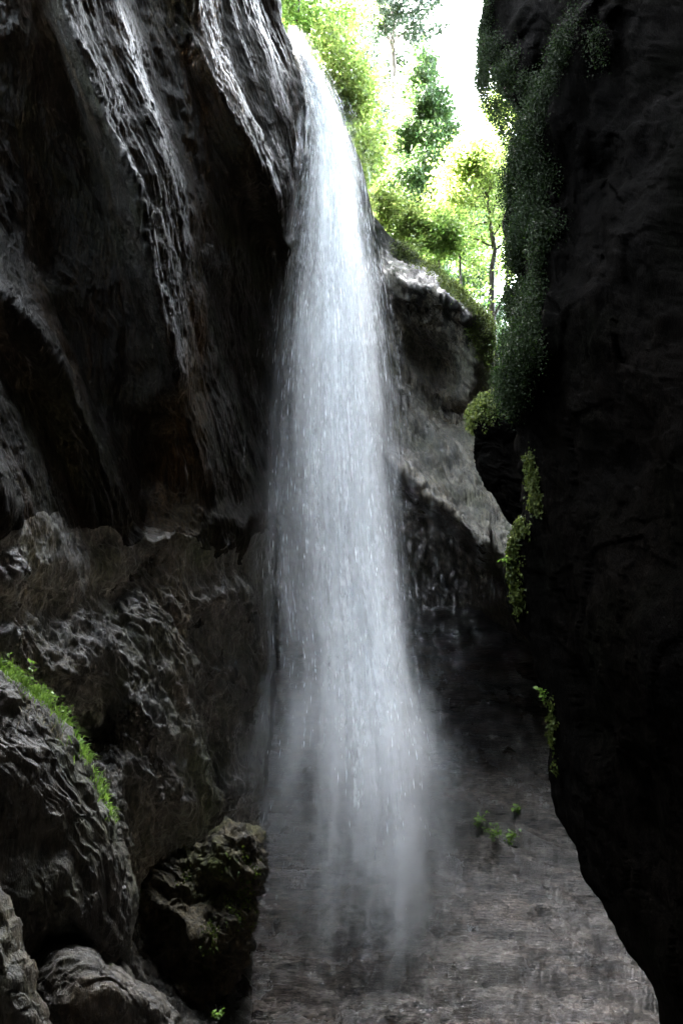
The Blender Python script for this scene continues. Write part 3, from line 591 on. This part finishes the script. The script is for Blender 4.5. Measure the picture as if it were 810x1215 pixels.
def tri(n, s, lo, hi, m=0.0):
    u = rng.normal(size=n) * s + m
    for _ in range(6):
        b = (u < lo) | (u > hi); u[b] = rng.normal(size=b.sum()) * s + m
    return u
grow = lambda p: .5 + np.clip(p / 500, 0, .9)
# bright stream
parts.append(strands('stream', fall, 2600, lambda n: tri(n, .3, -1, 1), lambda n: 30 + 1090 * U(0, 1, n) ** 1.1, lambda n, p: U(60, 200, n) * grow(p), lambda n, p: U(.05, .15, n) * (1 + np.clip(p - 700, 0, 500) / 450), lambda n, p, u: U(.25, .85, n) * np.clip(1.25 - p / 1500, .4, 1) * fade(p + 60) * np.clip(.55 + p / 600, .5, 1.0) * np.exp(-(u / .75) ** 2), .14, blades=1))
# wide veil
parts.append(strands('veil', fall, 3400, lambda n: tri(n, .55, -1.25, 1.2, -.1), lambda n: 60 + 1060 * U(0, 1, n), lambda n, p: U(60, 170, n) * grow(p), lambda n, p: U(.05, .17, n), lambda n, p, u: U(.04, .2, n) * np.clip(.3 + p / 600, .3, 1.3) * np.clip(1.35 - np.abs(u), .1, 1), .3, blades=1))
parts.append(strands('trickle', fall, 1500, lambda n: .55 + np.abs(rng.normal(size=n)) * .42, lambda n: U(300, 520, n), lambda n, p: U(14, 50, n), lambda n, p: U(.004, .014, n), lambda n, p, u: U(.15, .7, n) * np.clip(1.7 - .7 * u, .2, 1), .35, S=3, blades=1, dy=.9))
parts.append(strands('trickle', fall, 900, lambda n: -.6 - np.abs(rng.normal(size=n)) * .25, lambda n: U(170, 420, n), lambda n, p: U(14, 60, n), lambda n, p: U(.004, .012, n), lambda n, p, u: U(.15, .6, n), .25, S=3, blades=1, dy=.5))
parts.append(strands('mist', fall, 520, lambda n: tri(n, .8, -1.6, 1.6), lambda n: U(780, 1140, n), lambda n, p: U(80, 170, n), lambda n, p: U(.15, .4, n), lambda n, p, u: U(.03, .10, n), .5, blades=1, end=(1060, 1260)))
# separate drops and thin threads
parts.append(strands('spray', fall, 9000, lambda n: tri(n, .7, -1.5, 1.7, -.05), lambda n: 70 + 1080 * U(0, 1, n), lambda n, p: U(6, 34, n), lambda n, p: U(.006, .016, n), lambda n, p, u: U(.2, .85, n) * fade(p) * np.clip(1.5 - .6 * np.abs(u), .2, 1), .45, S=2, blades=1))
parts.append(strands('spray', fall, 5500, lambda n: np.abs(rng.normal(size=n)) * 1.5 + .9, lambda n: 500 + 520 * U(0, 1, n), lambda n, p: U(5, 24, n), lambda n, p: U(.003, .006, n), lambda n, p, u: U(.08, .36, n) * np.clip(1.25 - u / 5, .1, 1), .6, S=2, blades=1))
for p_ in parts:
    p_.data.transform(__import__('mathutils').Matrix.Translation(fall_inv.tolist()))

# ------------------------------------------------------------------ hillside and trees
def hz(x, y):
    zr = ip([(-40, 34), (-8, 24), (-2, 17.5), (0, 14.5), (1, 12.6), (2.2, 10.8), (3.5, 8.5), (6, 6.5), (40, 0)], x)
    return zr + .42 * np.clip(y - 15, 0, 25) - .3
def hillside():
    xs = axis((-160, -20, 10), (-20, 20, .8), (20, 160, 10)); ys = axis((15.5, 45, .9), (45, 260, 12))
    X, Yy = np.meshgrid(xs, ys); Z = hz(X, Yy) + .5 * fbm(np.stack([X * .3, Yy * .3, 0 * X], -1), 4) - .02 * np.clip(Yy - 45, 0, 300)
    A = np.stack([X, Yy, Z], -1); tag(mesh_obj('hillside', A, grid_faces(*A.shape[:2]), M_HILL), kind='structure')
hillside()
rng = np.random.default_rng(24); random.seed(24); U = rng.uniform
def pt(px, py, Y): return P(px, py, Y)
def branch_path(a, d, L, n=6, wob=.12, up=.25):
    pts = [np.array(a, float)]; d = np.array(d, float); d /= np.linalg.norm(d)
    for k in range(n):
        d = d + rng.normal(size=3) * wob + np.array([0, 0, up / n]); d /= np.linalg.norm(d); pts.append(pts[-1] + d * L / n)
    return np.array(pts)
def crown(root, br, ml, bmat, lmat):
    nb = sum(len(f) for f in br.F); ml.V = br.V + ml.V; ml.F = br.F + [f + br.n for f in ml.F]
    ml.A['tint'] = [np.zeros(br.n)] + ml.A['tint']
    o = ml.build('crown', [bmat, lmat], root); k = np.ones(len(o.data.polygons), np.int32); k[:nb] = 0; o.data.polygons.foreach_set('material_index', k); return o
def broadleaf(name, label, trunk_pts, r0, nb, blen, nleaf, lsize, lmat, bmat, tstart=.3, spread=.35, group=None, extra=(), up=.5, limbs=False):
    tp = np.array(trunk_pts, float); base = tp[0].copy(); root = empty(name, tuple(base)); tag(root, label, 'tree', group)
    tp = tp - base; s = np.linspace(0, 1, len(tp)); tt = np.linspace(0, 1, 16)
    tr = np.stack([np.interp(tt, s, tp[:, k]) for k in range(3)], 1); tr[1:-1] += rng.normal(size=(14, 3)) * r0 * .35
    mb = MB(); V, Fc = tube(tr, r0 * (1 - .8 * tt) + .006, 8); mb.add(V, Fc); mb.build('trunk', bmat, root)
    br = MB(); C = []
    lims = []
    for k in range(nb):
        t = U(tstart, 1); a = np.array([np.interp(t, tt, tr[:, j]) for j in range(3)]); an = U(0, 2 * math.pi)
        d = np.array([math.cos(an), math.sin(an) * .8, U(.1, .7)]); lims.append((a, d, blen * (1.15 - .6 * t) * U(.6, 1.1), r0 * .4 * (1.1 - .8 * t)))
    for a, d, L, r in lims:
        if limbs and br.n: br.build('branch', bmat, root); br = MB()
        p = branch_path(a, d, L, 6, .16, up); V, Fc = tube(p, np.linspace(r, r * .2 + .004, 7), 5); br.add(V, Fc)
        for q in range(4):
            j = random.randint(2, 6); d2 = (p[j] - p[j - 1]) / np.linalg.norm(p[j] - p[j - 1]) + rng.normal(size=3) * .6; p2 = branch_path(p[j], d2, L * .45, 4, .2, .1)
            V, Fc = tube(p2, np.linspace(r * .4, .004, 5), 4); br.add(V, Fc); C.append(p2[1:])
        C.append(p[3:])
    for e in extra:
        if limbs and br.n: br.build('branch', bmat, root); br = MB()
        e = np.array(e, float) - base; V, Fc = tube(e, np.linspace(r0 * .5, r0 * .12 + .004, len(e)), 6); br.add(V, Fc); C.append(e[len(e) // 2:])
    if limbs: br.build('branch', bmat, root)
    C = np.concatenate(C); q = C[rng.integers(0, len(C), nleaf)] + rng.normal(size=(nleaf, 3)) * spread * np.array([1, 1, .55])
    # gaps
    keep = fbm(q * 1.7 + base * .37, 2) > -.34; q = q[keep]
    ml = MB(); leaves(ml, q, lsize, up=.9, aspect=.7, droop=.2)
    ml.build('foliage', lmat, root) if limbs else crown(root, br, ml, bmat, lmat)
    return root
def conifer(name, label, base, top, r0, t0, blen, nwh, lmat, bmat, dens, lsize, droop, dead=0, group=None):
    base = np.array(base); top = np.array(top) - base; root = empty(name, tuple(base)); tag(root, label, 'tree', group)
    tt = np.linspace(0, 1, 20); tr = top[None] * tt[:, None]; tr[1:-1] += rng.normal(size=(18, 3)) * r0 * .12
    mb = MB(); V, Fc = tube(tr, r0 * (1 - .88 * tt) + .01, 10); mb.add(V, Fc); mb.build('trunk', bmat, root)
    br = MB(); C = []; H = np.linalg.norm(top)
    for k in range(nwh):
        t = t0 + (1 - t0) * (k + random.random()) / nwh; a = np.array([np.interp(t, tt, tr[:, j]) for j in range(3)])
        for m in range(random.randint(3, 5)):
            an = U(0, 2 * math.pi); L = blen * (1.05 - .85 * (t - t0) / (1 - t0)) * U(.6, 1.1); d = np.array([math.cos(an), math.sin(an), .15])
            p = branch_path(a, d, L, 5, .08, -droop); V, Fc = tube(p, np.linspace(.035, .006, 6), 4); br.add(V, Fc)
            nn = int(dens * L); j = U(.25, 1, nn) * 5; i0 = np.minimum(j.astype(int), 4); f = (j - i0)[:, None]; q = p[i0] * (1 - f) + p[i0 + 1] * f
            C.append(q + rng.normal(size=(nn, 3)) * np.array([.22, .22, .12]))
    for k in range(dead):
        t = U(t0 * .45, t0); a = np.array([np.interp(t, tt, tr[:, j]) for j in range(3)]); an = U(0, 6.28); p = branch_path(a, (math.cos(an), math.sin(an), .1), U(.5, 1.7), 4, .12, 0); V, Fc = tube(p, np.linspace(.028, .006, 5), 5); db = MB(); db.add(V, Fc); db.build('dead_branch', bmat, root)
    ml = MB(); leaves(ml, np.concatenate(C), lsize, up=.4, aspect=.28, droop=.35); crown(root, br, ml, bmat, lmat)
    return root
def on_hill(px, Y, py_guess=330):
    q = P(px, py_guess, Y); return np.array([q[0], Y, float(hz(q[0], Y)) - .2])
def trunk_to(px0, Y, tops):
    return [on_hill(px0, Y, tops[0][1] + 60)] + [P(x, y, Y) for x, y in tops]
conifer('pine_tree', 'tallest tree, a slim pine with a long bare pale trunk and thin bluish crown', on_hill(470, 25, 200), P(460, -130, 25), .24, .62, 2.8, 24, M_NEEDLE, M_BARKP, 150, .24, .1, dead=22)
conifer('fir_tree', 'shorter dark green fir tree just right of the bare pine trunk', on_hill(500, 23, 260), P(503, 70, 23), .15, .15, 3.4, 48, M_FIR, M_BARKD, 330, .2, .5)
conifer('fir_tree', 'shadowy blue green fir behind the bare pine trunk', on_hill(440, 30, 200), P(436, -20, 30), .15, .25, 2.6, 30, M_NEEDLE, M_BARKD, 220, .22, .35)
broadleaf('beech_tree', 'large bright green beech crown above the top of the waterfall', trunk_to(330, 21, [(342, 60), (354, -20), (362, -110)]), .16, 34, 3.4, 80000, .14, M_BEECH, M_BARKD, .1, .5)
broadleaf('beech_tree', 'light green young beech leaning out right of the waterfall top', trunk_to(415, 19, [(412, 190), (405, 120), (392, 60)]), .07, 22, 1.6, 20000, .12, M_BEECH2, M_BARKD, .2, .35)
broadleaf('sapling', 'bright leafy sapling at the foot of the bare pine trunk', trunk_to(458, 17, [(456, 285), (452, 255), (446, 235)]), .035, 14, .75, 3600, .1, M_BEECH2, M_BARKD, .3, .22)
broadleaf('sapling', 'yellow green sapling on the rim left of the dark fir', trunk_to(478, 16.4, [(482, 290), (488, 270), (484, 250)]), .03, 11, .55, 2200, .09, M_BEECH2, M_BARKD, .3, .18)
broadleaf('shrub', 'low bright shrub on the rim below the dark fir', trunk_to(520, 16.5, [(520, 310), (524, 295), (528, 280)]), .03, 14, 1.1, 7000, .1, M_BEECH, M_BARKD, .1, .22)
broadleaf('sapling', 'thin forked sapling with pale leaves between fir and crooked tree', trunk_to(545, 19, [(545, 300), (548, 260), (556, 200)]), .035, 14, 1.4, 8000, .1, M_BEECH2, M_BARKD, .3, .3, extra=[[P(546, 270, 19), P(560, 245, 19), P(572, 225, 19), P(580, 205, 19)]], limbs=True)
cr = [P(580, 250, 19), P(575, 225, 19), P(562, 205, 19), P(556, 190, 19), P(562, 180, 19)]
broadleaf('crooked_tree', 'crooked dark trunk with forked branches close beside the mossy black cliff', trunk_to(586, 19, [(584, 350), (586, 300), (582, 255), (578, 230), (590, 190)]), .1, 20, 1.9, 9000, .1, M_BEECH2, M_BARKD, .35, .4, extra=[cr, [P(586, 375, 18.5), P(596, 355, 18.5), P(601, 335, 18.5), P(602, 318, 18.5)], [P(596, 355, 18.5), P(606, 352, 18.5), P(615, 340, 18.5)]], limbs=True)
broadleaf('background_tree', 'pale hazy tree filling the gap behind the crooked tree', trunk_to(600, 32, [(600, 300), (603, 220), (600, 130)]), .1, 28, 3.4, 30000, .18, M_BEECH2, M_BARKD, .1, .6)
broadleaf('background_tree', 'pale hazy tree standing low behind the forked sapling', trunk_to(545, 30, [(545, 320), (545, 260), (540, 215)]), .1, 26, 3.0, 30000, .18, M_BEECH2, M_BARKD, .0, .55)
broadleaf('background_tree', 'soft green tree behind the sapling at the pine foot', trunk_to(428, 34, [(430, 250), (430, 200), (430, 150)]), .1, 28, 3.0, 34000, .18, M_BEECH, M_BARKD, .1, .6)

# ------------------------------------------------------------------ light, sky, camera
w = bpy.data.worlds.new('World'); sc.world = w; w.use_nodes = True; nt = w.node_tree
SUN_EL, SUN_AZ = math.radians(54), math.radians(-38)       # azimuth from +Y towards +X
sky = nt.nodes.new('ShaderNodeTexSky'); sky.sky_type = 'NISHITA'; sky.sun_disc = False; sky.sun_elevation = SUN_EL; sky.sun_rotation = SUN_AZ
sky.dust_density = 4.0; sky.air_density = 1.0; sky.ozone_density = .6
bg = nt.nodes['Background']; hs = nt.nodes.new('ShaderNodeHueSaturation'); hs.inputs['Saturation'].default_value = .48; hs.inputs['Hue'].default_value = .465; nt.links.new(sky.outputs[0], hs.inputs['Color']); nt.links.new(hs.outputs[0], bg.inputs['Color']); bg.inputs['Strength'].default_value = .15
sl = bpy.data.lights.new('sun', 'SUN'); sl.energy = 2.8; sl.angle = math.radians(.5); sl.color = (1, .95, .86)
so = bpy.data.objects.new('sun', sl); COL.objects.link(so)
from mathutils import Vector
dv = Vector((math.sin(SUN_AZ) * math.cos(SUN_EL), math.cos(SUN_AZ) * math.cos(SUN_EL), math.sin(SUN_EL)))
so.rotation_euler = dv.to_track_quat('Z', 'Y').to_euler(); so.location = (-20, 30, 50)
cd = bpy.data.cameras.new('camera'); cd.sensor_fit = 'VERTICAL'; cd.sensor_height = 36; cd.lens = 36 * F / 1215; cd.clip_end = 2000; cd.clip_start = .05
co = bpy.data.objects.new('camera', cd); COL.objects.link(co); co.location = CAM.tolist(); co.rotation_euler = (math.pi / 2 + PITCH, 0, 0); sc.camera = co
sc.view_settings.view_transform = 'Standard'; sc.view_settings.look = 'None'; sc.view_settings.exposure = 7.4; sc.view_settings.gamma = 1
cy = sc.cycles; cy.use_guiding = True; cy.use_surface_guiding = True; cy.guiding_training_samples = 128; cy.max_bounces = 10; cy.diffuse_bounces = 6; cy.glossy_bounces = 3; cy.transmission_bounces = 6; cy.transparent_max_bounces = 200
cy.use_denoising = True; cy.caustics_reflective = False; cy.caustics_refractive = False; cy.sample_clamp_indirect = 6
try: cy.denoiser = 'OPENIMAGEDENOISE'; cy.denoising_input_passes = 'RGB_ALBEDO_NORMAL'
except Exception: pass
sc.render.film_transparent = False
